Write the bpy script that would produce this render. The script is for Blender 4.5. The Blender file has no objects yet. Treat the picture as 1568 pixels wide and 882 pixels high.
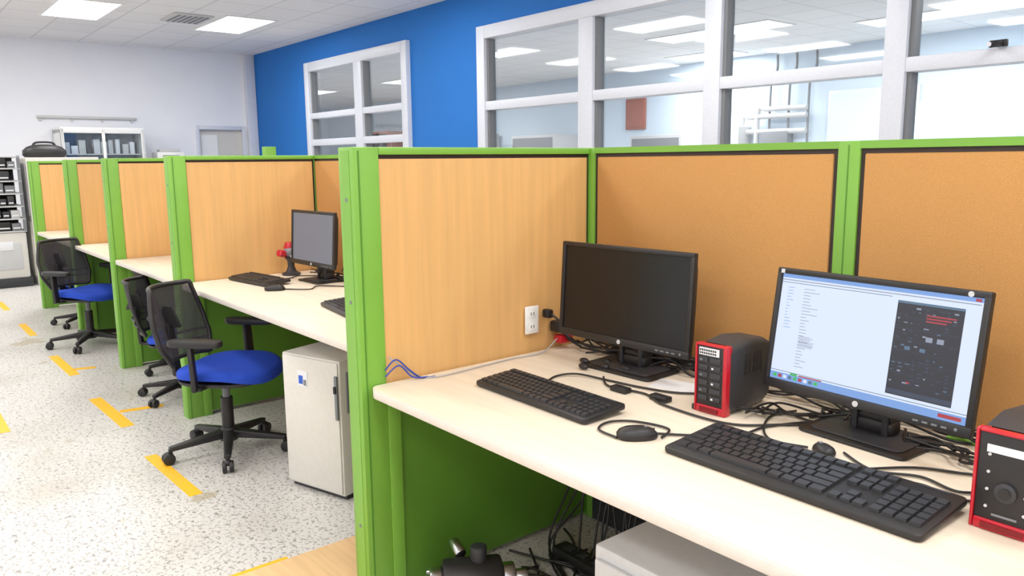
import bpy, bmesh, math, random
from mathutils import Vector, Matrix
random.seed(7)
def srgb(r,g,b):
    f=lambda c:(c/255/12.92) if c/255<=.04045 else ((c/255+.055)/1.055)**2.4
    return (f(r),f(g),f(b),1)
def mat(name,col,rough=.5,metal=0,emit=0,grain=None,amt=.1,bump=0,spec=.5,coat=0):
    m=bpy.data.materials.new(name); m.use_nodes=True; nt=m.node_tree; b=nt.nodes['Principled BSDF']
    b.inputs['Base Color'].default_value=col; b.inputs['Roughness'].default_value=rough; b.inputs['Metallic'].default_value=metal
    b.inputs['Specular IOR Level'].default_value=spec; b.inputs['Coat Weight'].default_value=coat
    if emit:
        b.inputs['Emission Color'].default_value=col; b.inputs['Emission Strength'].default_value=emit
        b.inputs['Base Color'].default_value=(0.02,0.02,0.02,1)
    else:
        tc=nt.nodes.new('ShaderNodeTexCoord'); mp=nt.nodes.new('ShaderNodeMapping'); mp.inputs['Scale'].default_value=grain or (60,60,60)
        n=nt.nodes.new('ShaderNodeTexNoise'); n.inputs['Scale'].default_value=1; n.inputs['Detail'].default_value=5 if grain else 2
        rp=nt.nodes.new('ShaderNodeValToRGB'); rp.color_ramp.elements[0].position=.3; rp.color_ramp.elements[1].position=.7
        if not grain: amt=.025
        rp.color_ramp.elements[0].color=tuple(c*(1-amt) for c in col[:3])+(1,); rp.color_ramp.elements[1].color=tuple(min(1,c*(1+amt)) for c in col[:3])+(1,)
        nt.links.new(tc.outputs['Object'],mp.inputs[0]); nt.links.new(mp.outputs[0],n.inputs[0]); nt.links.new(n.outputs[0],rp.inputs[0]); nt.links.new(rp.outputs[0],b.inputs['Base Color'])
        if bump:
            bp=nt.nodes.new('ShaderNodeBump'); bp.inputs['Strength'].default_value=bump; bp.inputs['Distance'].default_value=.002
            nt.links.new(n.outputs[0],bp.inputs['Height']); nt.links.new(bp.outputs[0],b.inputs['Normal'])
    return m
def catmull(P,n=8):
    P=[Vector(p) for p in P]
    if len(P)<3: return P
    Q=[P[0]]+P+[P[-1]]; out=[]
    for i in range(1,len(Q)-2):
        a,b,c,d=Q[i-1:i+3]
        for k in range(n):
            t=k/n; out.append(.5*((2*b)+(c-a)*t+(2*a-5*b+4*c-d)*t*t+(3*b-a-3*c+d)*t**3))
    out.append(P[-1]); return out
class G:
    def __init__(s,name): s.name=name; s.bm=bmesh.new(); s.mats=[]; s.M=Matrix()
    def mi(s,m):
        if m not in s.mats: s.mats.append(m)
        return s.mats.index(m)
    def add(s,tb,m,ang=38):
        i=s.mi(m)
        bmesh.ops.recalc_face_normals(tb,faces=tb.faces[:])
        for f in tb.faces: f.material_index=i; f.smooth=True
        for e in tb.edges: e.smooth = len(e.link_faces)==2 and e.calc_face_angle(0)<math.radians(ang)
        me=bpy.data.meshes.new('t'); tb.transform(s.M); tb.to_mesh(me); tb.free(); s.bm.from_mesh(me); bpy.data.meshes.remove(me)
    def box(s,lo,hi,m,bev=0,seg=2,M=None):
        tb=bmesh.new(); bmesh.ops.create_cube(tb,size=1); lo=Vector(lo);hi=Vector(hi)
        tb.transform(Matrix.Translation((lo+hi)/2)@Matrix.Diagonal((hi-lo).to_4d()))
        if bev: bmesh.ops.bevel(tb,geom=tb.edges[:],offset=bev,segments=seg,profile=.5,affect='EDGES')
        if M is not None: tb.transform(M)
        s.add(tb,m)
    def quad(s,P,m):
        tb=bmesh.new(); tb.faces.new([tb.verts.new(p) for p in P]); s.add(tb,m)
    def cyl(s,p0,p1,r0,m,r1=None,seg=20,bev=0):
        p0=Vector(p0);p1=Vector(p1);d=p1-p0; tb=bmesh.new()
        bmesh.ops.create_cone(tb,cap_ends=True,segments=seg,radius1=r0,radius2=r0 if r1 is None else r1,depth=d.length)
        if bev: bmesh.ops.bevel(tb,geom=[e for e in tb.edges if abs(e.verts[0].co.z-e.verts[1].co.z)<1e-6],offset=bev,segments=2,profile=.5,affect='EDGES')
        tb.transform(Matrix.Translation((p0+p1)/2)@d.to_track_quat('Z','Y').to_matrix().to_4x4()); s.add(tb,m)
    def bar(s,p0,p1,w0,h0,w1,h1,m,bev=.004):
        p0=Vector(p0);p1=Vector(p1);d=(p1-p0); q=d.to_track_quat('Y','Z'); tb=bmesh.new(); L=d.length
        vs=[]
        for y,w,h in ((0,w0,h0),(L,w1,h1)):
            for x,z in ((-1,-1),(1,-1),(1,1),(-1,1)): vs.append(tb.verts.new((x*w/2,y,z*h/2)))
        for f in ((0,1,2,3),(7,6,5,4),(0,4,5,1),(1,5,6,2),(2,6,7,3),(3,7,4,0)): tb.faces.new([vs[i] for i in f])
        if bev: bmesh.ops.bevel(tb,geom=tb.edges[:],offset=bev,segments=2,profile=.5,affect='EDGES')
        tb.transform(Matrix.Translation(p0)@q.to_matrix().to_4x4()); s.add(tb,m)
    def tube(s,P,r,m,seg=8,n=8,smooth=True):
        P=catmull(P,n) if smooth else [Vector(p) for p in P]; tb=bmesh.new(); rings=[]; up=Vector((.13,.21,.97)).normalized()
        for i,p in enumerate(P):
            t=(P[min(i+1,len(P)-1)]-P[max(i-1,0)]).normalized()
            a=t.cross(up)
            if a.length<.05: a=t.cross(Vector((1,0,0)))
            a.normalize(); b=t.cross(a)
            rings.append([tb.verts.new(p+r*(math.cos(k*2*math.pi/seg)*a+math.sin(k*2*math.pi/seg)*b)) for k in range(seg)])
        for A,B in zip(rings,rings[1:]):
            for k in range(seg): tb.faces.new((A[k],A[(k+1)%seg],B[(k+1)%seg],B[k]))
        tb.faces.new(rings[0]); tb.faces.new(rings[-1][::-1]); s.add(tb,m,60)
    def prism(s,poly,z0,z1,m,bev=0,M=None):
        tb=bmesh.new(); vs=[tb.verts.new((x,y,z0)) for x,y in poly]; f=tb.faces.new(vs)
        r=bmesh.ops.extrude_face_region(tb,geom=[f])
        for v in r['geom']:
            if isinstance(v,bmesh.types.BMVert): v.co.z=z1
        if bev: bmesh.ops.bevel(tb,geom=[e for e in tb.edges if abs(e.verts[0].co.z-e.verts[1].co.z)<1e-6],offset=bev,segments=2,profile=.5,affect='EDGES')
        if M is not None: tb.transform(M)
        s.add(tb,m)
    def loft(s,rings,m,ang=50,cap=True):
        tb=bmesh.new(); R=[[tb.verts.new(p) for p in r] for r in rings]; n=len(R[0])
        for A,B in zip(R,R[1:]):
            for k in range(n): tb.faces.new((A[k],A[(k+1)%n],B[(k+1)%n],B[k]))
        if cap: tb.faces.new(R[0][::-1]); tb.faces.new(R[-1])
        s.add(tb,m,ang)
    def ball(s,c,rad,m,u=16,v=10):
        tb=bmesh.new(); bmesh.ops.create_uvsphere(tb,u_segments=u,v_segments=v,radius=1)
        tb.transform(Matrix.Translation(c)@Matrix.Diagonal(Vector(rad).to_4d())); s.add(tb,m,80)
    def grid(s,fn,nu,nv,m,ang=80):
        tb=bmesh.new(); V=[[tb.verts.new(fn(i/nu,j/nv)) for j in range(nv+1)] for i in range(nu+1)]
        for i in range(nu):
            for j in range(nv): tb.faces.new((V[i][j],V[i+1][j],V[i+1][j+1],V[i][j+1]))
        s.add(tb,m,ang)
    def finish(s,loc=(0,0,0),rz=0,M=None):
        me=bpy.data.meshes.new(s.name); s.bm.to_mesh(me); s.bm.free()
        for m in s.mats: me.materials.append(m)
        o=bpy.data.objects.new(s.name,me); bpy.context.collection.objects.link(o)
        if M is not None: o.matrix_world=M
        else: o.location=loc; o.rotation_euler[2]=rz
        return o
def sup(cx,cy,rx,ry,z,n=32,e=2.8):
    out=[]
    for k in range(n):
        a=2*math.pi*k/n; c,s_=math.cos(a),math.sin(a)
        out.append((cx+rx*math.copysign(abs(c)**(2/e),c),cy+ry*math.copysign(abs(s_)**(2/e),s_),z))
    return out
def rrect(x0,y0,x1,y1,r,n=5):
    P=[]
    for cx,cy,a0 in ((x1-r,y1-r,0),(x0+r,y1-r,90),(x0+r,y0+r,180),(x1-r,y0+r,270)):
        for k in range(n+1):
            a=math.radians(a0+90*k/n); P.append((cx+r*math.cos(a),cy+r*math.sin(a)))
    return P
# ---------- materials
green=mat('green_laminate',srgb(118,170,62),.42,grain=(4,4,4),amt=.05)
green2=mat('green_laminate_shaded',srgb(92,140,44),.5,grain=(4,4,4),amt=.05)  # same green laminate, with the shade under the desks put into its colour
wood=mat('maple_laminate',srgb(214,168,108),.5,grain=(45,45,2),amt=.065)
fabric=mat('tan_fabric',srgb(192,142,86),.95,grain=(420,420,420),amt=.14,bump=.4,spec=.2)
black=mat('black_plastic',srgb(34,32,33),.45)
trim=mat('dark_trim',srgb(50,36,32),.6)
dgray=mat('dark_gray_plastic',srgb(52,52,56),.5)
mgray=mat('gray_plastic',srgb(120,122,126),.5)
gray=mat('light_gray_metal',srgb(196,196,196),.45)
lgray=mat('off_white_metal',srgb(212,208,200),.45)
silver=mat('steel',srgb(190,190,195),.25,metal=1)
key=mat('key_plastic',srgb(46,46,49),.4)
red=mat('red_plastic',srgb(186,20,40),.3,coat=.3)
blueseat=mat('blue_upholstery',srgb(28,70,185),.85,grain=(300,300,300),amt=.15,bump=.3)
desktop=mat('desk_maple',srgb(226,212,192),.42,grain=(3,34,34),amt=.055)
deskedge=mat('desk_edge',srgb(216,208,198),.4)
ply=mat('plywood',srgb(222,184,135),.6,grain=(3,40,10),amt=.1)
yellow=mat('yellow_tape',srgb(246,184,34),.5)
white=mat('wall_white',srgb(238,239,244),.85,grain=(3,3,3),amt=.012)
bluew=mat('wall_blue',srgb(24,110,192),.75,grain=(3,3,3),amt=.02)
alu=mat('window_aluminium',srgb(212,216,226),.4)
pale=mat('pale_blue_wall',srgb(206,220,232),.8)
wpl=mat('white_plastic',srgb(236,236,234),.4)
label=mat('label_white',srgb(225,225,228),.5)
blue_l=mat('blue_label',srgb(40,90,190),.5)
brick=mat('terracotta',srgb(160,92,74),.7)
screenoff=mat('screen_off',srgb(22,22,24),.25,spec=.4)
bluecab=mat('blue_cable',srgb(50,70,160),.5)
graycab=mat('gray_cable',srgb(170,170,175),.5)
led=mat('lamp_diffuser',(1,1,1,1),emit=3)
scr=mat('screen_white',srgb(218,230,252),emit=1.0)
scr2=mat('screen_bar_blue',srgb(120,160,222),emit=1.0)
scr3=mat('screen_text_gray',srgb(150,160,180),emit=.9)
scr4=mat('screen_dark',srgb(20,26,44),emit=.9)
scr5=mat('screen_red',srgb(180,50,62),emit=.9)
scr6=mat('screen_cyan',srgb(90,125,155),emit=.8)
scr8=mat('screen_slate',srgb(52,66,92),emit=.8)
scr7=mat('screen_green',srgb(60,190,90),emit=.9)
scrB=mat('screen_grey',srgb(128,130,142),emit=.8)
# floor terrazzo
fl=mat('terrazzo',srgb(222,219,213),.35); nt=fl.node_tree; b=nt.nodes['Principled BSDF']
for l in list(b.inputs['Base Color'].links): nt.links.remove(l)
tc=nt.nodes.new('ShaderNodeTexCoord')
def speck(scale,lo,hi,c0,prev):
    n=nt.nodes.new('ShaderNodeTexNoise'); n.inputs['Scale'].default_value=scale; n.inputs['Detail'].default_value=4; nt.links.new(tc.outputs['Object'],n.inputs[0])
    r=nt.nodes.new('ShaderNodeMapRange'); r.inputs[1].default_value=lo; r.inputs[2].default_value=hi; nt.links.new(n.outputs[0],r.inputs[0])
    mx=nt.nodes.new('ShaderNodeMix'); mx.data_type='RGBA'; nt.links.new(r.outputs[0],mx.inputs[0]); mx.inputs[7].default_value=c0
    if prev is None: mx.inputs[6].default_value=srgb(212,208,203)
    else: nt.links.new(prev,mx.inputs[6])
    return mx.outputs[2]
o_=speck(1.6,.5,.8,srgb(188,180,168),None); o_=speck(2.3,.67,.70,srgb(186,174,150),o_); o_=speck(70,.54,.62,srgb(168,164,160),o_); o_=speck(42,.60,.66,srgb(146,142,138),o_); o_=speck(120,.62,.67,srgb(112,108,104),o_)
nt.links.new(o_,b.inputs['Base Color'])
# ceiling tiles
ce=mat('ceiling_tiles',srgb(222,222,224),.9); nt=ce.node_tree; b=nt.nodes['Principled BSDF']
for l in list(b.inputs['Base Color'].links): nt.links.remove(l)
tc=nt.nodes.new('ShaderNodeTexCoord'); bt=nt.nodes.new('ShaderNodeTexBrick'); bt.offset=0; bt.inputs['Scale'].default_value=1; bt.inputs['Brick Width'].default_value=.62; bt.inputs['Row Height'].default_value=.58
bt.inputs['Mortar Size'].default_value=.010; bt.inputs['Mortar Smooth'].default_value=.3; bt.inputs['Color1'].default_value=srgb(236,235,235); bt.inputs['Color2'].default_value=srgb(230,229,230); bt.inputs['Mortar'].default_value=srgb(206,206,208)
nt.links.new(tc.outputs['Object'],bt.inputs[0]); nt.links.new(bt.outputs[0],b.inputs['Base Color'])
# glass
glass=bpy.data.materials.new('window_glass'); glass.use_nodes=True; nt=glass.node_tree; nt.nodes.clear()
out=nt.nodes.new('ShaderNodeOutputMaterial'); tr=nt.nodes.new('ShaderNodeBsdfTransparent'); gl=nt.nodes.new('ShaderNodeBsdfGlossy'); mx=nt.nodes.new('ShaderNodeMixShader'); fr=nt.nodes.new('ShaderNodeLayerWeight')
fr.inputs[0].default_value=.5; pw=nt.nodes.new('ShaderNodeMath'); pw.operation='POWER'; pw.inputs[1].default_value=2.5; ml=nt.nodes.new('ShaderNodeMath'); ml.operation='MULTIPLY_ADD'; ml.inputs[1].default_value=.8; ml.inputs[2].default_value=.12
tr.inputs[0].default_value=(.90,.96,1,1); gl.inputs['Roughness'].default_value=.03
nt.links.new(fr.outputs['Facing'],pw.inputs[0]); nt.links.new(pw.outputs[0],ml.inputs[0]); nt.links.new(ml.outputs[0],mx.inputs[0]); nt.links.new(tr.outputs[0],mx.inputs[1]); nt.links.new(gl.outputs[0],mx.inputs[2]); nt.links.new(mx.outputs[0],out.inputs[0])
# chair mesh
cm=bpy.data.materials.new('chair_mesh'); cm.use_nodes=True; nt=cm.node_tree; b=nt.nodes['Principled BSDF']; b.inputs['Base Color'].default_value=srgb(58,54,58); b.inputs['Roughness'].default_value=.8
ck=nt.nodes.new('ShaderNodeTexChecker'); ck.inputs['Scale'].default_value=260; ck.inputs[1].default_value=(1,1,1,1); ck.inputs[2].default_value=(.78,.78,.78,1); tc=nt.nodes.new('ShaderNodeTexCoord'); nt.links.new(tc.outputs['Object'],ck.inputs[0]); nt.links.new(ck.outputs[0],b.inputs['Alpha'])
# ---------- room
X0,X1,Y0,Y1,Z=-10.89,6,-6,3.13,3.1
g=G('floor'); g.box((X0,Y0,-.05),(X1,Y1+.12,0),fl); g.finish()
g=G('ceiling'); g.box((X0,Y0,Z),(X1,Y1+.12,Z+.05),ce); g.finish()
g=G('wall_left'); g.box((X0-.11,Y0,0),(X0,2.14,Z),white); g.box((X0-.11,2.14,1.96),(X0,Y1,Z),white); g.box((X0-.11,2.95,0),(X0,Y1,1.96),white); g.finish()
g=G('wall_right'); g.box((X1,Y0,0),(X1+.1,Y1,Z),white); g.finish()
g=G('wall_front'); g.box((X0,Y0-.1,0),(X1,Y0,Z),white); g.finish()
def holes(name,xs,zs,y0,y1,m):
    g=G(name); x=X0
    for a,b_ in xs:
        g.box((x,y0,0),(a,y1,Z),m); g.box((a,y0,0),(b_,y1,zs[0]),m); g.box((a,y0,zs[1]),(b_,y1,Z),m); x=b_
    g.box((x,y0,0),(X1,y1,Z),m); return g.finish()
holes('wall_back',[(-8.80,-6.16),(-4.67,3.85)],(.95,2.68),3.13,3.25,bluew)
def window(name,x0,x1,mull,zb,zt,rails,fw=.13):
    g=G(name); y0,y1=3.07,3.22
    g.box((x0,y0,zb-.06),(x0+fw,y1,zt),alu,.006); g.box((x1-fw,y0,zb-.06),(x1,y1,zt),alu,.006)
    g.box((x0+fw,y0,zt-fw),(x1-fw,y1,zt),alu,.006); g.box((x0+fw,y0,zb-.06),(x1-fw,y1,zb+.07),alu,.006)
    for a,b_ in mull: g.box((a,y0+.005,zb),(b_,y1-.01,zt-.02),alu,.006)
    for z0,z1 in rails: g.box((x0+.05,y0+.012,z0),(x1-.05,y1-.012,z1),alu,.006)
    es=[x0+fw]+[v for ab in mull for v in ab]+[x1-fw]
    for a,b_ in zip(es[::2],es[1::2]):
        g.box((a,y0+.04,zb+.07),(a+.03,y1-.02,zt-fw),mgray)
    g.quad([(x0+.08,3.165,zb),(x1-.08,3.165,zb),(x1-.08,3.165,zt-.08),(x0+.08,3.165,zt-.08)],glass)
    return g.finish()
window('window_1',-8.86,-6.10,[(-7.40,-7.20)],.95,2.77,[(1.98,2.06),(1.60,1.69)])
window('window_2',-4.73,3.9,[(-3.22,-3.04),(-1.84,-1.69),(-.45,-.31),(.95,1.09),(2.35,2.49)],.95,2.73,[(1.88,1.97)])
# adjoining room
YB=10; XA=-22
g=G('floor_annex'); g.box((XA,3.25,-.05),(X1,YB,0),fl); g.finish()
g=G('ceiling_annex'); g.box((XA,3.25,Z),(X1,YB,Z+.05),ce); g.finish()
g=G('wall_annex'); g.box((XA,YB,0),(X1,YB+.1,Z),pale); g.box((XA-.1,3.25,0),(XA,YB,Z),pale); g.box((X1,3.25,0),(X1+.1,YB,Z),pale)
g.box((XA,3.13,0),(X0-.11,3.25,Z),pale); g.finish()
g=G('wall_poster'); g.box((-8.9,YB-.05,1.95),(-8.4,YB-.005,2.55),brick,.005); g.box((-8.85,YB-.06,2.0),(-8.45,YB-.05,2.5),brick); g.finish()
g=G('wall_pipes')
for k,z in enumerate((1.75,2.0,2.12)): g.tube([(-6.4+.3*k,YB-.15,1.0),(-6.4+.3*k,YB-.15,z),(-6.2+.3*k,YB-.15,z+.05),(-4.9,YB-.15,z+.05)],.045,gray)
g.box((-6.6,YB-.4,.8),(-6.0,YB-.02,1.9),gray,.01)
for k in range(3): g.tube([(-5.6+.35*k,YB-.1,1.2),(-5.6+.35*k,YB-.1,2.6),(-5.5+.35*k,YB-.1,2.8),(-5.5+.35*k,YB-.1,3.05)],.02,mgray)
g.box((-5.7,YB-.2,1.3),(-5.2,YB-.02,1.8),mgray,.01); g.finish()
g=G('whiteboard'); g.box((-4.6,YB-.05,1.2),(-3.2,YB-.003,2.4),alu,.01); g.box((-4.55,YB-.056,1.25),(-3.25,YB-.05,2.35),mat('whiteboard_surface',srgb(214,234,246),.2)); g.finish()
def appliance(name,x,y,w,d,h,m,m2):
    g=G(name); g.box((x,y,0),(x+w,y+d,h),m,.01); g.box((x+.05,y-.01,h*.55),(x+w-.05,y+.001,h-.06),m2,.004); g.box((x+.05,y-.01,.1),(x+w*.5-.01,y+.001,h*.5),m,.004); g.box((x+w*.5+.01,y-.01,.1),(x+w-.05,y+.001,h*.5),m,.004)
    g.cyl((x+w*.5-.04,y-.03,h*.3),(x+w*.5-.04,y-.03,h*.42),.01,silver); return g.finish()
appliance('storage_cabinet',-14.5,9.2,1.6,.7,2.0,gray,mgray)
appliance('storage_cabinet',-11.6,9.2,1.4,.7,1.9,gray,mgray)
appliance('storage_cabinet',-8.1,9.2,1.2,.7,1.8,gray,mgray)
appliance('storage_cabinet',-18.5,9.2,1.6,.7,2.2,brick,trim)
appliance('storage_cabinet',-3.0,9.2,2.2,.7,2.1,pale,pale)
# door + trims
g=G('door_1')
g.box((X0-.09,2.14,0),(X0+.02,2.20,1.96),alu,.004); g.box((X0-.09,2.89,0),(X0+.02,2.95,1.96),alu,.004); g.box((X0-.09,2.2,1.9),(X0+.02,2.89,1.96),alu,.004)
g.box((X0-.10,2.2,0),(X0-.07,2.89,1.9),lgray); g.box((X0-.068,2.24,.9),(X0-.06,2.5,1.82),wpl); g.cyl((X0-.07,2.82,1.0),(X0-.02,2.82,1.0),.02,silver); g.finish()
g=G('trim_1'); g.box((X0,2.97,0),(X0+.10,3.125,Z),alu,.004); g.finish()
g=G('trim_2'); g.box((X0,-.02,2.02),(X0+.05,1.28,2.055),gray,.004); 
for y in (0,.4,.8,1.2): g.box((X0,y,1.98),(X0+.03,y+.03,2.02),gray)
g.finish()
g=G('baseboard_left'); g.box((X0,Y0,0),(X0+.015,2.12,.1),mgray); g.finish()
# ceiling lights
def clight(x,y,e=30,sx=1.2,sy=.58,zc=Z):
    g=G('ceiling_light'); g.box((x-sx/2-.03,y-sy/2-.03,zc-.012),(x+sx/2+.03,y-sy/2,zc),wpl); g.box((x-sx/2-.03,y+sy/2,zc-.012),(x+sx/2+.03,y+sy/2+.03,zc),wpl)
    g.box((x-sx/2-.03,y-sy/2,zc-.012),(x-sx/2,y+sy/2,zc),wpl); g.box((x+sx/2,y-sy/2,zc-.012),(x+sx/2+.03,y+sy/2,zc),wpl)
    g.box((x-sx/2,y-sy/2,zc-.008),(x+sx/2,y+sy/2,zc-.001),led); p=g.finish()
    l=bpy.data.lights.new('lamp_area','AREA'); l.shape='RECTANGLE'; l.size=sx; l.size_y=sy; l.energy=e; l.color=(1,.985,.955)
    o=bpy.data.objects.new('lamp',l); o.location=(x,y,zc-.02); bpy.context.collection.objects.link(o); o.parent=p
for x in (-8.2,-4.9,-1.6,1.7,4.8):
    for y in (1.85,.1,-1.65,-3.4,-5.1): clight(x,y,28 if x<-6 else 24.5)
for x,y,sx in ((-8.8,6.2,1.2),(-4.9,7.4,2.0),(-2.3,8.5,2.0),(1.2,6.2,1.2),(-12.6,7.4,2.0),(-6.5,9.3,1.2),(-17,7,2.0)): clight(x,y,80,sx,.6)
g=G('ceiling_vent'); g.box((-8.35,1.0,Z-.02),(-7.75,1.45,Z-.001),gray,.004)
for k in range(6): g.box((-8.30,1.05+k*.065,Z-.026),(-7.80,1.08+k*.065,Z-.018),mgray)
g.finish()
# ---------- cubicles
Hp=1.4; t=.0856
mat_dg=mat('green_shadow_line',srgb(80,134,40),.5)
def divider(x,yf,zs,rx=0):
    g=G('cubicle_divider')
    g.box((x-t,yf,0),(x,yf+.085,Hp),green,.003)
    g.box((x-.001,yf+.016,0),(x+.0025,yf+.02,Hp-.01),mat_dg); g.box((x-t+.02,yf-.0015,.0),(x-.02,yf+.002,Hp-.01),green)
    g.box((x-t,yf+.085,Hp-.022),(x,-.001,Hp),green,.003)
    g.box((x-t+.012,yf+.085,zs-.02),(x-.012,-.001,Hp-.022),trim)
    g.box((x-t+.006,yf+.087,zs-.05),(x-.006,-.012,Hp-.034),wood)
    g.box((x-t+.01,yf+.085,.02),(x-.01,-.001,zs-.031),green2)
    g.box((x-.011,yf+.085,.0),(x+.004,yf+.128,zs-.032),green,.002)
    for z in (.25,.95,1.25): g.cyl((x-t/2,yf-.003,z),(x-t/2,yf+.002,z),.006,mgray,seg=12)
    return g.finish()
DV=[(0,-.947,.7),(-2.2267,-.8,.74),(-3.61,-.8,.74),(-4.8885,-.8,.74),(-6.5568,-.8,.74)]
for x,y,z in DV: divider(x,y,z)
divider(2.75,-.947,.7)
posts=[-6.6,-4.93,-3.65,-2.27,-.99,-.01,.958,1.9,2.71]
g=G('cubicle_back_panel')
for i,p in enumerate(posts):
    g.box((p-.031,0.001,0),(p+.031,.08,Hp),green,.003); g.box((p-.002,-.0005,.0),(p+.001,.002,Hp-.01),mat_dg)
    if i<len(posts)-1:
        q=posts[i+1]
        g.box((p+.03,.001,Hp-.020),(q-.03,.08,Hp),green); g.box((p+.031,.008,.05),(q-.031,.07,Hp-.020),trim)
        if q-p>.2: g.box((p+.043,.002,.10),(q-.043,.074,Hp-.033),fabric,.004)
g.box((-6.6,.002,.0),(2.7,.075,.1),dgray)
g.finish()
g=G('cubicle_divider'); g.box((-5.20,.90,0),(-5.11,1.0,1.51),green,.003); g.box((-5.19,.09,.05),(-5.12,.90,1.36),wood,.003); g.box((-5.20,.085,1.36),(-5.11,.90,1.385),green,.003); g.finish()
def desk(x0,x1,yd,z):
    g=G('desk'); r=.045; P=[(x1,-.001),(x0,-.001)]
    n=8
    P+=[(x0+r-r*math.cos(math.radians(90*k/n)),yd+r-r*math.sin(math.radians(90*k/n))) for k in range(n+1)]
    P+=[(x1-r+r*math.sin(math.radians(90*k/n)),yd+r-r*math.cos(math.radians(90*k/n))) for k in range(n+1)]
    g.prism(P,z-.028,z-.002,deskedge,.003); 
    c=.003
    Q=[(min(max(x,x0+c),x1-c),max(min(y,-.001-c),yd+c)) for x,y in P]; g.prism(Q,z-.003,z,desktop)
    g.box((x0+.05,-.1,z-.09),(x1-.05,-.06,z-.028),mgray); 
    g.box((x0+.06,yd+.12,z-.06),(x0+.09,-.06,z-.028),dgray); g.box((x1-.09,yd+.12,z-.06),(x1-.06,-.06,z-.028),dgray)
    return g.finish()
desk(.003,2.66,-.931,.699)
for a,b_ in [(-2.224,-.0886),(-3.607,-2.315),(-4.886,-3.698),(-6.554,-4.977)]: desk(a,b_,-.7937,.74)
# ---------- keyboards / mice
def keyboard(loc,w,d,rz,palm=False):
    g=G('keyboard'); x0,x1=-w/2,w/2
    T=Matrix.Rotation(math.radians(4),4,'X')@Matrix.Translation((0,0,.006))
    g.prism(rrect(x0,-d/2,x1,d/2,.014),0.002,.016,black,.004,M=T)
    fx=w-.024; y0=-d/2+(.028 if palm else .014); ph=(d-.026-(.014 if palm else 0))/6.4
    def k(a,b_,ya,yb):
        m=.0012; tb=bmesh.new(); vs=[]
        for z,s_ in ((.015,0),(.0225,.0018)):
            for x,y in ((a+m+s_,ya+m+s_),(b_-m-s_,ya+m+s_),(b_-m-s_,yb-m-s_),(a+m+s_,yb-m-s_)): vs.append(tb.verts.new((x,y,z)))
        for f in ((3,2,1,0),(4,5,6,7),(0,1,5,4),(1,2,6,5),(2,3,7,6),(3,0,4,7)): tb.faces.new([vs[i] for i in f])
        tb.transform(T); g.add(tb,key)
    xm=-w/2+.012; wm=fx*.66; wn=fx*.135; wp=fx*.18; gp=fx*.0125
    rows=[[1.3,1.2,1.2,5.6,1.2,1.2,1.2,1.3],[2.2]+[1]*10+[2.6],[1.7]+[1]*11+[2.1],[1.5]+[1]*12+[1.5],[1]*13+[2],[1]*14]
    for r,row in enumerate(rows):
        ya=y0+r*ph+(ph*.35 if r==5 else 0); tot=sum(row); x=xm
        for q in row: k(x,x+wm*q/tot,ya,ya+ph); x+=wm*q/tot
        xn=xm+wm+gp
        for c in range(3):
            if r in (0,3,4,5) or (r==1 and c==1): k(xn+c*wn/3,xn+(c+1)*wn/3,ya,ya+ph)
        xp=xn+wn+gp
        if r<5:
            for c in range(4): k(xp+c*wp/4,xp+(c+1)*wp/4,ya,ya+ph)
    g.box((x1-.09,d/2-.012,.0155),(x1-.03,d/2-.006,.017),dgray,M=T)
    return g.finish((loc[0],loc[1],loc[2]),rz)
def mouse(loc,rz,m=black,L=.1,W=.058,H=1):
    g=G('computer_mouse'); R=[]
    for z,s_ in ((0,.93),(.006,1),(.014,.98),(.022,.84),(.027,.6),(.029,.25)): R.append([(x-.006*(z/.034),y,z0*H) for x,y,z0 in sup(0,0,L/2*s_,W/2*s_,z,24,2.3)])
    g.loft(R,m,60); g.cyl((L*.2,-.004,.023*H),(L*.2,.004,.023*H),.006,mgray,seg=12); g.box((.0,-.0005,.020*H),(L*.42,.0005,.0235*H),dgray)
    return g.finish(loc,rz)
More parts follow.
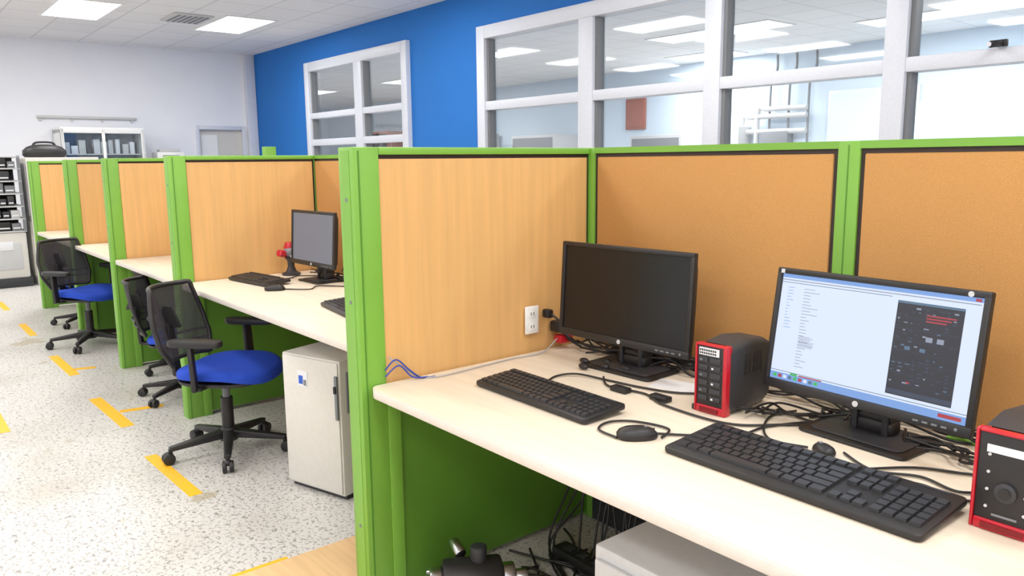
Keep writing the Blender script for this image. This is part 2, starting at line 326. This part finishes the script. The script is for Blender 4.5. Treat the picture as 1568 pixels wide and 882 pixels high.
def monitor(name,c,ya,ti,w,h,base_z,bc,on=None,br=(.24,.17)):
    X=Vector((math.cos(ya),math.sin(ya),0)); N=Vector((math.sin(ya),-math.cos(ya),0)); U=Vector((0,0,1))*math.cos(ti)-N*math.sin(ti); F=X.cross(U)
    M=Matrix(((X.x,U.x,F.x,c[0]),(X.y,U.y,F.y,c[1]),(X.z,U.z,F.z,c[2]),(0,0,0,1)))
    g=G(name); g.M=M; W,H=w/2,h/2; b=.015
    g.box((-W,-H,-.018),(W,-H+.024,.002),black,.004); g.box((-W,H-b,-.018),(W,H,.002),black,.004)
    g.box((-W,-H+.02,-.018),(-W+b,H-b+.006,.002),black,.004); g.box((W-b,-H+.02,-.018),(W,H-b+.006,.002),black,.004)
    g.box((-W+.006,-H+.01,-.018),(W-.006,H-.006,-.004),screenoff if on is None else on)
    g.loft([[(x,y,z) for x,y,z in sup(0,0,W*s_,H*s_,z,32,9)] for z,s_ in ((-.012,.995),(-.026,.985),(-.040,.80),(-.052,.60),(-.055,.5))],black)
    g.cyl((0,-H+.012,.001),(0,-H+.012,.0035),.007,gray,seg=16); g.ball((W-.03,-H+.012,.002),(.004,.004,.002),mgray,10,6)
    if on is scr: g.cyl((W-.04,H-.009,.001),(W-.04,H-.009,.003),.006,gray,seg=14); g.box((-W+.012,H-.014,.001),(-W+.022,H-.004,.003),gray)
    for k in range(4): g.box((W-.12+k*.02,-H+.009,.001),(W-.108+k*.02,-H+.013,.003),mgray)
    if on is scr:
        sx0,sx1,sy0,sy1=-W+b,W-b,-H+.024,H-b; z=-.0035
        def R(u0,v0,u1,v1,m,dz=0): g.box((sx0+(sx1-sx0)*u0,sy1-(sy1-sy0)*v1,z-.0006+dz),(sx0+(sx1-sx0)*u1,sy1-(sy1-sy0)*v0,z+.0002+dz),m)
        R(0,0,1,.035,scr2); R(.0,.05,.99,.058,scr3,0); R(0,.075,.6,.08,scr6); R(0,.935,1,1,scr2); R(0,.915,1,.92,scr6)
        for k in range(9): R(.02+k*.03,.95,.04+k*.03,.98,[scr7,scr5,scr,scr6][k%4],.0003)
        R(.88,.95,.98,.98,scr5,.0003); R(.965,.008,.99,.03,scr5,.0003); R(.12,.92,.16,.94,scr7,.0005); R(.17,.925,.3,.935,scr5,.0005)
        for k in range(26):
            v=.12+k*.029; R(.135,v,.135+random.choice((.04,.05,.06,.09,.03)),v+.005,scr3)
            if k<14: R(.04,v,.05+random.random()*.03,v+.005,scr2)
        for k in range(9): R(.14,.56+k*.012,.2+random.random()*.04,.564+k*.012,scr3)
        R(.63,.10,.93,.89,scr4); R(.63,.10,.93,.12,scr6,.0003); R(.63,.84,.93,.88,scr8,.0003)
        for k in range(22):
            v=.14+k*.031
            if k%3==0: R(.635,v,.925,v+.0025,scr8,.0003)
            for j in range(9):
                if random.random()<.42: R(.64+j*.031,v+.008,.64+j*.031+.006+random.random()*.018,v+.014+random.random()*.008,random.choice((scr6,scr8,scr8,scr8,scr3)),.0004)
        for k in range(3): R(.77,.19+k*.024,.90-k*.02,.202+k*.024,scr5,.0006)
        R(.72,.145,.74,.16,scr3,.0006); R(.72,.76,.735,.775,scr5,.0006)
        for u in (.78,.83): R(u,.37,u+.03,.41,scr3,.0006)
        for u in (.69,.76): R(u,.47,u+.025,.50,scr6,.0006)
    g.M=Matrix(); C=Vector(c)
    bx,by=bc; Rz=Matrix.Translation((bx,by,base_z))@Matrix.Rotation(ya,4,'Z'); g.M=Rz
    g.prism(rrect(-br[0]/2,-br[1]/2,br[0]/2,br[1]/2,.02),0,.009,black,.003)
    g.prism(rrect(-br[0]/2+.02,-br[1]/2+.02,br[0]/2-.02,br[1]/2-.02,.02),.009,.013,dgray,.002)
    g.box((-.055,.005,.01),(.055,.05,.045),black,.01)
    top=C-F*.05; lt=Rz.inverted()@top
    g.bar((-0,.03,.03),(lt.x,lt.y+.0,lt.z),.08,.03,.07,.022,black,.006)
    g.cyl((-.05,.03,.05),(.05,.03,.05),.022,black,seg=16)
    g.box((-.045,.0,.012),(-.03,.045,.10),dgray,.004); g.box((.03,.0,.012),(.045,.045,.10),dgray,.004)
    g.M=Matrix(); return g.finish()
zA=.699
monitor('computer_monitor',(.378,-.241,.938),.045,.064,.522,.310,zA,(.38,-.20),None,(.28,.17))
monitor('computer_monitor',(1.170,-.286,.934),-.07,.148,.507,.305,zA,(1.17,-.24),scr,(.27,.18))
monitor('computer_monitor',(-1.774,-.251,.969),.042,.067,.459,.287,.74,(-1.79,-.2),scrB,(.22,.17))
keyboard((.44,-.61,zA),.47,.155,-.02)
keyboard((1.20,-.585,zA),.57,.20,-.01,True)
keyboard((-1.985,-.46,.74),.40,.15,math.radians(7))
keyboard((-.90,-.49,.74),.42,.15,math.radians(-8))
mouse((.815,-.655,zA),math.radians(55))
mouse((1.155,-.415,zA),math.radians(150),m=black,L=.065,W=.04,H=.75)
mouse((-1.66,-.51,.74),math.radians(60))
# ---------- red device
mat_dr=mat('dark_red',srgb(120,10,22),.4)
def tester(x,y,z,w,d,h,rz,kind):
    g=G('red_test_device'); R=[]
    for yy,sx,hh,zz in ((.012,1,h,0),(.03,1.03,h*1.0,0),(d*.5,1.10,h*1.04,0),(d*.85,1.04,h*1.0,0),(d,.95,h*.93,.01)):
        R.append([(a,yy,b_) for a,b_ in rrect(-w/2*sx,zz+.004,w/2*sx,hh,.018)])
    g.loft(R,dgray,45)
    def ring(x0,z0,x1,z1,bw,m,y0,y1):
        g.box((x0,y0,z0),(x0+bw*.7,y1,z1),m,.003); g.box((x1-bw*1.4,y0,z0),(x1,y1,z1),m,.004); g.box((x0+bw*.7,y0,z1-bw*.6),(x1-bw,y1,z1),m,.002); g.box((x0+bw*.7,y0,z0),(x1-bw,y1,z0+bw*2.4),m,.004)
    ring(-w/2,.0,w/2,h,.009,red,-.006,.02)
    g.box((-w/2+.006,-.003,.018),(w/2-.01,.014,h-.005),black,.003)
    g.box((-w/2+.02,-.010,.006),(w/2-.022,-.005,.016),mat_dr)
    if kind==0:
        g.box((-w/2+.012,-.0045,h-.030),(w/2-.024,-.002,h-.010),label)
        for r in range(2):
            for k in range(8):
                if random.random()<.8: g.box((-w/2+.014+k*.0065,-.005,h-.027+r*.008),(-w/2+.0185+k*.0065,-.004,h-.022+r*.008),black)
        for r in range(6):
            zz=.034+r*.0205; g.box((-w/2+.012,-.006,zz),(-w/2+.040,-.002,zz+.014),dgray,.002); g.box((-w/2+.046,-.006,zz),(w/2-.018,-.002,zz+.014),dgray,.002)
            if r%2: g.box((-w/2+.016,-.0066,zz+.004),(-w/2+.024,-.0055,zz+.008),mgray)
            else: g.box((-w/2+.052,-.0066,zz+.004),(-w/2+.058,-.0055,zz+.009),label)
    else:
        g.box((-w/2+.02,-.0045,h-.040),(w/2-.03,-.002,h-.026),label)
        g.cyl((0,-.010,h*.42),(0,0,h*.42),.018,dgray,seg=24,bev=.002); g.cyl((0,-.013,h*.42),(0,-.009,h*.42),.010,black,seg=20)
        for c in (-1,1):
            for r in range(4): g.cyl((c*.030,-.005,.045+r*.032),(c*.030,0,.045+r*.032),.0028,gray,seg=12)
        g.box((-.02,-.004,.03),(.02,-.002,.034),mgray)
    for k in range(5): g.box((w/2*1.04,d*.35+k*.018,h*.55),(w/2*1.11,d*.35+k*.018+.008,h*.85),black,.001)
    for k in range(5): g.box((-w/2*1.11,d*.35+k*.018,h*.55),(-w/2*1.04,d*.35+k*.018+.008,h*.85),black,.001)
    return g.finish((x,y,z),rz)
tester(.818,-.375,zA,.097,.205,.185,.03,0)
tester(1.56,-.54,zA,.11,.24,.185,.0,1)
# outlet
g=G('power_outlet'); g.box((.0005,-.315,.765),(.007,-.255,.862),wpl,.003)
for z in (.79,.835):
    g.box((.006,-.300,z-.014),(.0085,-.270,z+.014),wpl,.002)
    for y in (-.292,-.280): g.box((.0085,y-.001,z-.005),(.009,y+.002,z+.006),dgray)
g.finish()
g=G('power_plug'); g.box((.0,-.235,.815),(.035,-.21,.845),black,.006); g.box((.0,-.20,.76),(.05,-.15,.80),black,.008); g.box((.012,-.19,.72),(.05,-.13,.75),red,.006)
g.tube([(.03,-.22,.83),(.06,-.2,.80),(.05,-.16,.74),(.08,-.12,.705)],.004,black); g.tube([(.03,-.18,.77),(.07,-.16,.74),(.06,-.1,.71),(.15,-.08,.705)],.004,black); g.finish()
# cables on near desk
g=G('desk_cables'); z=zA+.005
def wob(x0,y0,x1,y1,n,amp,r=.0032,m=black,zz=z,lift=.006):
    P=[]
    for k in range(n+1):
        f=k/n; P.append((x0+(x1-x0)*f+random.uniform(-amp,amp),min(-.01,y0+(y1-y0)*f+random.uniform(-amp,amp)),zz+random.uniform(0,lift)))
    g.tube(P,r,m)
for k in range(9): wob(.06,random.uniform(-.16,-.04),.75,random.uniform(-.12,-.04),8,.035,lift=.03)
for k in range(9): wob(.6,random.uniform(-.14,-.04),1.6,random.uniform(-.14,-.04),10,.04,lift=.03)
for k in range(5): wob(.22,-.14,.58,-.10,6,.05,lift=.05)
for k in range(5): wob(.88,-.30,1.12,-.12,6,.05,lift=.02)
for k in range(5): wob(1.25,-.20,1.6,-.30,7,.05,lift=.02)
g.tube([(.35,-.54,z),(.30,-.45,z),(.33,-.39,z+.004),(.42,-.36,z),(.55,-.34,z),(.66,-.30,z),(.75,-.2,z)],.0032,black)
g.tube([(.40,-.34,z),(.48,-.40,z),(.60,-.38,z),(.70,-.42,z),(.90,-.42,z),(1.0,-.32,z),(1.1,-.2,z)],.0032,black)
g.tube([(.83,-.61,z),(.90,-.55,z),(.97,-.46,z),(.98,-.36,z),(1.05,-.22,z),(1.12,-.12,z)],.003,black)
g.tube([(.79,-.70,z),(.72,-.69,z),(.70,-.63,z),(.74,-.58,z),(.83,-.56,z),(.86,-.62,z)],.003,black)
g.tube([(1.12,-.42,z),(1.04,-.44,z),(.98,-.38,z),(.94,-.28,z),(.96,-.2,z)],.003,black)
g.tube([(1.19,-.39,z),(1.28,-.44,z),(1.36,-.40,z),(1.44,-.42,z),(1.49,-.36,z)],.003,black)
g.tube([(1.25,-.47,z),(1.33,-.36,z),(1.42,-.31,z),(1.5,-.25,z),(1.6,-.22,z)],.003,black)
g.tube([(1.30,-.47,z),(1.38,-.44,z),(1.44,-.46,z),(1.49,-.44,z)],.003,black)
for k in range(3): g.box((.50+k*.13,-.42+k*.02,zA),(.56+k*.13,-.39+k*.02,zA+.016),black,.004)
for k in range(6): g.ball((random.uniform(.15,.5),random.uniform(-.32,-.08),zA+.012),(.02,.012,.01),black,10,6)
g.finish()
g=G('network_cable')
g.tube([(.012,-.86,.78),(.02,-.80,.73),(.03,-.76,zA+.004),(.06,-.70,zA+.004),(.05,-.55,zA+.004),(.04,-.40,zA+.004),(.05,-.28,zA+.006),(.04,-.2,.74)],.0022,graycab)
g.tube([(.006,-.87,.74),(.02,-.84,.77),(.025,-.80,.735),(.03,-.76,zA+.004),(.05,-.72,zA+.004)],.0025,bluecab)
g.tube([(.006,-.87,.72),(.02,-.83,.75),(.03,-.79,.71),(.04,-.74,zA+.004)],.0025,bluecab); g.finish()
g=G('paper_sheet'); g.box((-.07,-.05,0),(.07,.05,.0012),label); g.finish((.60,-.24,zA),.3)
g=G('green_marker'); g.cyl((0,0,.006),(.07,.01,.006),.006,green,seg=12); g.cyl((.07,.01,.006),(.095,.0136,.006),.0062,black,seg=12); g.finish((1.30,-.12,zA))
# desk B gadgets
g=G('red_joystick')
g.loft([sup(0,0,a,a,z_,20,2) for z_,a in ((0,.05),(.01,.052),(.02,.03),(.05,.018),(.08,.02),(.10,.035))],dgray)
g.ball((0,0,.13),(.045,.04,.035),mgray); g.cyl((0,0,.14),(0,0,.185),.034,red,r1=.028,bev=.004); g.cyl((0,-.03,.12),(.02,-.075,.13),.02,red,bev=.003); g.cyl((-.03,0,.13),(-.075,.01,.15),.018,red,bev=.003); g.cyl((.03,.0,.11),(.075,.0,.10),.016,label,bev=.003)
g.finish((-2.12,-.22,.74))
g=G('monitor_cables'); z=.745
for k in range(6): wob(-2.1,random.uniform(-.15,-.05),-1.2,random.uniform(-.15,-.05),9,.04,zz=.745,lift=.02)
g.tube([(-1.64,-.47,z),(-1.55,-.38,z),(-1.62,-.30,z),(-1.5,-.2,z),(-1.4,-.1,z)],.003,black); g.tube([(-2.0,-.38,z),(-1.97,-.3,z),(-2.02,-.22,z),(-1.9,-.1,z)],.003,black)
g.tube([(-1.65,-.15,.80),(-1.6,-.1,.95),(-1.58,-.06,.85),(-1.55,-.05,z)],.003,black); g.finish()
# ---------- cabinets
def rolling_cab(loc,rz,w,d,h,m,kind):
    g=G('under_desk_cabinet')
    g.box((0,0,.02),(w,d,h),m,.008); g.box((.01,.02,0),(w-.01,d-.01,.03),dgray)
    if kind==0:
        g.box((.008,-.006,.03),(w-.008,.001,h-.008),m,.004)
        g.box((.10,-.008,h-.13),(.155,-.005,h-.065),label); g.box((.105,-.0085,h-.12),(.13,-.0075,h-.085),blue_l); g.box((.133,-.0085,h-.125),(.150,-.0075,h-.10),mgray)
        g.box((w-.022,-.014,h-.24),(w-.006,-.004,h-.06),mgray,.003); g.box((w-.020,-.022,h-.13),(w-.008,-.012,h-.10),dgray,.003)
        g.box((w-.001,.03,h-.22),(w+.006,.07,h-.05),mgray,.003)
    else:
        for k in range(3): 
            z0=.04+k*(h-.06)/3; g.box((.012,-.012,z0),(w-.012,.001,z0+(h-.06)/3-.008),m,.004); g.box((w/2-.05,-.022,z0+.09),(w/2+.05,-.01,z0+.105),silver,.003)
        g.cyl((w-.04,-.014,h-.05),(w-.04,-.002,h-.05),.008,silver)
    return g.finish(loc,rz)
rolling_cab((-1.05,-.75,0),math.radians(17),.335,.46,.585,lgray,0)
rolling_cab((.845,-.83,0),0,.46,.62,.5,gray,1)
g=G('power_outlet'); g.box((.17,-.006,.09),(.24,.0,.2),wpl,.003); 
for z_ in (.12,.165): g.box((.19,-.009,z_-.014),(.22,-.005,z_+.014),gray,.002)
g.finish()
g=G('floor_cables')
for k in range(16):
    x=random.uniform(.1,.5); g.tube([(x,-.12,.66),(x+random.uniform(-.08,.08),-.15,.45),(x+random.uniform(-.12,.12)*.7,-.2,.22),(x+random.uniform(-.08,.2),-.3,.03),(x+random.uniform(-.05,.3),-.42,.02),(x+random.uniform(0,.3),-.2,.02)],.004,black)
for k in range(16): wob(.12,random.uniform(-.7,-.2),.75,random.uniform(-.6,-.15),8,.08,r=.0045,zz=.006,lift=.03)
g.finish()
g=G('power_strip'); g.box((.15,-.33,0),(.6,-.26,.05),black,.008); 
for k in range(6): g.box((.19+k*.065,-.31,.05),(.225+k*.065,-.28,.053),dgray,.002)
g.finish()
g=G('motor_pump'); g.cyl((-.02,0,.10),(.16,0,.10),.07,black,seg=24,bev=.01); g.cyl((.16,0,.10),(.20,0,.10),.05,silver,seg=24,bev=.006); g.box((-.02,-.06,0),(.16,.06,.04),black,.008)
g.cyl((-.06,0,.10),(-.02,0,.10),.045,silver,seg=24,bev=.006); g.cyl((-.10,0,.10),(-.06,0,.10),.022,silver,seg=20,bev=.004)
for a in range(6): g.cyl((.198,.035*math.cos(a*1.047),.10+.035*math.sin(a*1.047)),(.208,.035*math.cos(a*1.047),.10+.035*math.sin(a*1.047)),.007,silver,seg=10)
g.cyl((.05,0,.16),(.05,0,.21),.025,dgray,bev=.004); g.cyl((.10,-.03,.17),(.12,-.08,.19),.018,silver,seg=16,bev=.003)
g.finish((.26,-.66,0),-2.1)
g=G('plywood_board'); g.prism([(-.43,-.76),(-.43,-1.9),(1.2,-1.9),(1.2,-.96),(-.10,-.96),(-.10,-.76)],0.0,.010,ply); g.finish()
# ---------- tape
def tape(x0,y0,x1,y1,w=.055,z=.0002):
    g=G('floor_tape'); d=Vector((x1-x0,y1-y0)); n=Vector((-d.y,d.x)).normalized()*w/2
    g.prism([(x0+n.x,y0+n.y),(x0-n.x,y0-n.y),(x1-n.x,y1-n.y),(x1+n.x,y1+n.y)],z,z+.001,yellow); g.finish()
tape(-5.84,-1.08,-5.23,-1.08); tape(-4.34,-1.09,-3.65,-1.08,.06); tape(-3.82,-1.055,-3.78,-.93,.05); tape(-2.99,-1.10,-2.32,-1.08,.065); tape(-2.62,-1.05,-2.58,-.83,.05)
tape(-3.12,-1.60,-2.64,-1.60,.07); tape(-1.80,-1.11,-1.2,-1.09); tape(-7.3,-1.08,-6.7,-1.08); tape(-.45,-1.02,-.45,-1.5,.03)
# ---------- chairs
def chair(loc,rz,arms=True,sc=1,spin=.3,bh=.34):
    g=G('office_chair')
    for k in range(5):
        a=spin+k*2*math.pi/5; c,s_=math.cos(a),math.sin(a)
        g.bar((.02*c,.02*s_,.095),(.27*c,.27*s_,.07),.05,.04,.03,.022,black,.006)
        g.cyl((.265*c,.265*s_,.07),(.265*c,.265*s_,.045),.009,black,seg=10)
        px,py=-s_,c; cx,cy=.275*c,.275*s_
        for q in (-1,1): g.cyl((cx+q*.006*px,cy+q*.006*py,.027),(cx+q*.024*px,cy+q*.024*py,.027),.027,black,seg=18,bev=.004)
        g.ball((cx,cy,.045),(.02,.02,.014),black,12,6)
    g.cyl((0,0,.06),(0,0,.125),.042,black,r1=.034,bev=.004); g.cyl((0,0,.12),(0,0,.27),.028,black); g.cyl((0,0,.27),(0,0,.36),.017,mgray)
    g.box((-.10,-.07,.345),(.10,.07,.375),black,.01); g.bar((.0,.06,.358),(.02,.2,.35),.012,.012,.01,.01,black,.003)
    g.loft([sup(.03,0,.21*s_,.215*s_,z_,36,2.9) for z_,s_ in ((.368,.90),(.374,.97),(.385,.985),(.388,.985))],black)
    R=[]
    for z_,s_ in ((.386,.985),(.395,1.0),(.412,1.0),(.426,.96),(.434,.86),(.437,.6),(.434,.3)):
        R.append([(x,y,z0-max(0,(x-.12))*.16+ .02*(abs(y)/.22)**2) for x,y,z0 in sup(.035,0,.215*s_,.222*s_,z_,36,2.9)])
    g.loft(R,blueseat,60)
    def S(u,v):
        z_=.455+bh*v; hw=.205*(1-.28*max(0,v-.55)**1.2*2.0)*(.80+.2*min(1,v*4))
        x=-.225-.07*v+.045*math.sin(v*math.pi*.9)*-.4+.09*(u*u)*.8-.03*(v-.3)**2
        return Vector((x,u*hw,z_))
    g.grid(lambda a,b_:S(a*2-1,b_),14,12,cm)
    per=[S(-1+2*k/12,0) for k in range(13)]+[S(1,k/12) for k in range(1,13)]+[S(1-2*k/12,1) for k in range(1,13)]+[S(-1,1-k/12) for k in range(1,13)]
    g.tube(per,.011,black,n=2)
    for v in (.18,.3): g.tube([S(-1+2*k/8,v)+Vector((-.012,0,0)) for k in range(9)],.007,black,n=2)
    g.bar((-.06,0,.36),(-.245,0,.375),.06,.018,.05,.018,black,.005); g.bar((-.24,0,.37),(-.262,0,.62),.055,.02,.045,.014,black,.005); g.bar((-.262,0,.60),(-.262,0,.70),.12,.014,.05,.01,black,.004)
    if arms:
        for q in (-1,1):
            g.bar((.0,q*.10,.365),(.0,q*.255,.375),.05,.012,.045,.012,black,.004)
            g.bar((.0,q*.255,.37),(-.01,q*.258,.575),.055,.022,.045,.02,black,.006)
            g.prism([(x,y) for x,y,_ in sup(.01,q*.25,.125,.040,0,24,3)],.57,.60,black,.009)
    o=g.finish(loc,rz); o.scale=(sc,)*3; return o
chair((-1.61,-.80,0),math.radians(42),True,1.0,.15)
chair((-2.70,-.68,0),math.radians(58),True,.88,.5)
chair((-3.30,-.48,0),math.radians(75),False,.86,.9)
chair((-4.53,-.80,0),math.radians(30),True,1,.2)
chair((-5.50,-.66,0),math.radians(60),True,.86,.7)
# ---------- far left equipment
g=G('equipment_rack')
g.box((-8.95,-1.7,0),(-8.3,-.62,.10),dgray,.01); g.box((-8.95,-1.7,.10),(-8.32,-.64,.62),lgray,.02)
g.box((-8.33,-1.0,.2),(-8.31,-.7,.5),gray,.01); g.box((-8.31,-.92,.42),(-8.30,-.78,.52),label,.003); g.box((-8.33,-1.5,.2),(-8.31,-1.1,.5),mgray,.01)
g.box((-8.95,-1.7,.62),(-8.90,-.63,1.47),dgray)
for y in (-1.7,-1.18,-.66): g.box((-8.95,y,.62),(-8.91,y+.03,1.47),mgray); g.box((-8.34,y,.62),(-8.31,y+.03,1.47),mgray)
for z_ in (.62,.76,.90,1.04,1.18,1.32,1.45):
    g.box((-8.95,-1.7,z_),(-8.31,-.63,z_+.015),gray,.003)
    if z_<1.4:
        y=-1.66
        while y<-.74:
            w_=random.uniform(.06,.15); h_=random.uniform(.07,.115); 
            g.box((-8.6,y,z_+.015),(-8.33,min(y+w_,-.68),z_+.015+h_),random.choice((black,dgray,mgray,gray,dgray,mgray)),.006); g.box((-8.335,y+.01,z_+.04),(-8.326,min(y+w_,-.68)-.01,z_+.055),label); y+=w_+.012
g.box((-8.8,-1.6,1.465),(-8.4,-1.0,1.56),brick,.01)
g.finish()
g=G('duffel_bag'); g.loft([sup(0,0,.14*s_,.225*s_,z_,28,3) for z_,s_ in ((0,.9),(.03,1),(.08,.98),(.12,.8),(.145,.5),(.15,.2))],black,70)
g.tube([(-.0,-.12,.12),(.02,-.08,.17),(.02,.08,.17),(0,.12,.12)],.012,dgray); g.finish((-8.62,-.33,1.452))
appliance('storage_cabinet',-8.92,-.575,.6,.75,1.45,lgray,gray)
g=G('display_cabinet'); a,b_=.15,1.22; x0,x1=X0+.03,-10.3
g.box((x0,a,0),(x1,b_,.9),lgray,.01); g.box((x0,a,.9),(x0+.02,b_,1.85),pale)
for y in (a,(a+b_)/2-.02,b_-.04): g.box((x1-.04,y,.9),(x1,y+.04,1.85),wpl,.004)
g.box((x0,a,1.80),(x1,b_,1.88),wpl,.004); g.box((x0,a,.9),(x1,a+.03,1.85),wpl); g.box((x0,b_-.03,.9),(x1,b_,1.85),wpl)
for z_ in (1.2,1.5): g.box((x0+.02,a+.03,z_),(x1-.05,b_-.03,z_+.015),gray)
for k in range(20):
    y=a+.05+(k//2)*.095; zz=(1.215,1.515)[k%2]; g.box((x0+.1,y,zz),(x1-.15,y+random.uniform(.05,.09),zz+random.uniform(.08,.22)),random.choice((mgray,label,gray,dgray,mgray)),.004)
g.quad([(x1-.018,a+.04,.95),(x1-.018,b_-.04,.95),(x1-.018,b_-.04,1.80),(x1-.018,a+.04,1.80)],glass); g.finish()
g=G('label_printer'); g.box((-.15,-.2,0),(.15,.2,.12),wpl,.02); g.box((.14,-.12,.03),(.155,.12,.07),dgray,.004); g.box((-.05,-.15,.12),(.1,.15,.16),gray,.01); g.finish((-10.6,1.62,1.422))
appliance('storage_cabinet',-10.84,1.3,.5,.65,1.42,lgray,gray)
g=G('security_camera'); g.box((.20,3.05,1.97),(.26,3.08,2.01),black,.004); g.cyl((.23,3.06,1.99),(.20,2.98,1.98),.02,black,bev=.004); g.cyl((.20,2.98,1.98),(.197,2.97,1.98),.014,silver); g.finish()
# ---------- world + camera
w=bpy.data.worlds.new('world'); bpy.context.scene.world=w; w.use_nodes=True; w.node_tree.nodes['Background'].inputs[0].default_value=(.8,.9,1,1); w.node_tree.nodes['Background'].inputs[1].default_value=.5
yaw,pitch,roll=.6885,.1611,-.0101
f=Vector((-math.cos(yaw)*math.cos(pitch),math.sin(yaw)*math.cos(pitch),-math.sin(pitch))); r0=f.cross(Vector((0,0,1))).normalized(); u0=r0.cross(f)
r=math.cos(roll)*r0+math.sin(roll)*u0; u=math.cos(roll)*u0-math.sin(roll)*r0
cam=bpy.data.cameras.new('camera'); co=bpy.data.objects.new('camera',cam); bpy.context.collection.objects.link(co)
co.matrix_world=Matrix(((r[0],u[0],-f[0],2.008),(r[1],u[1],-f[1],-2.021),(r[2],u[2],-f[2],1.3565),(0,0,0,1))); cam.sensor_width=36; cam.lens=1197.1/1568*36; cam.clip_start=.02
bpy.context.scene.camera=co
bpy.context.scene.view_settings.view_transform='Standard'
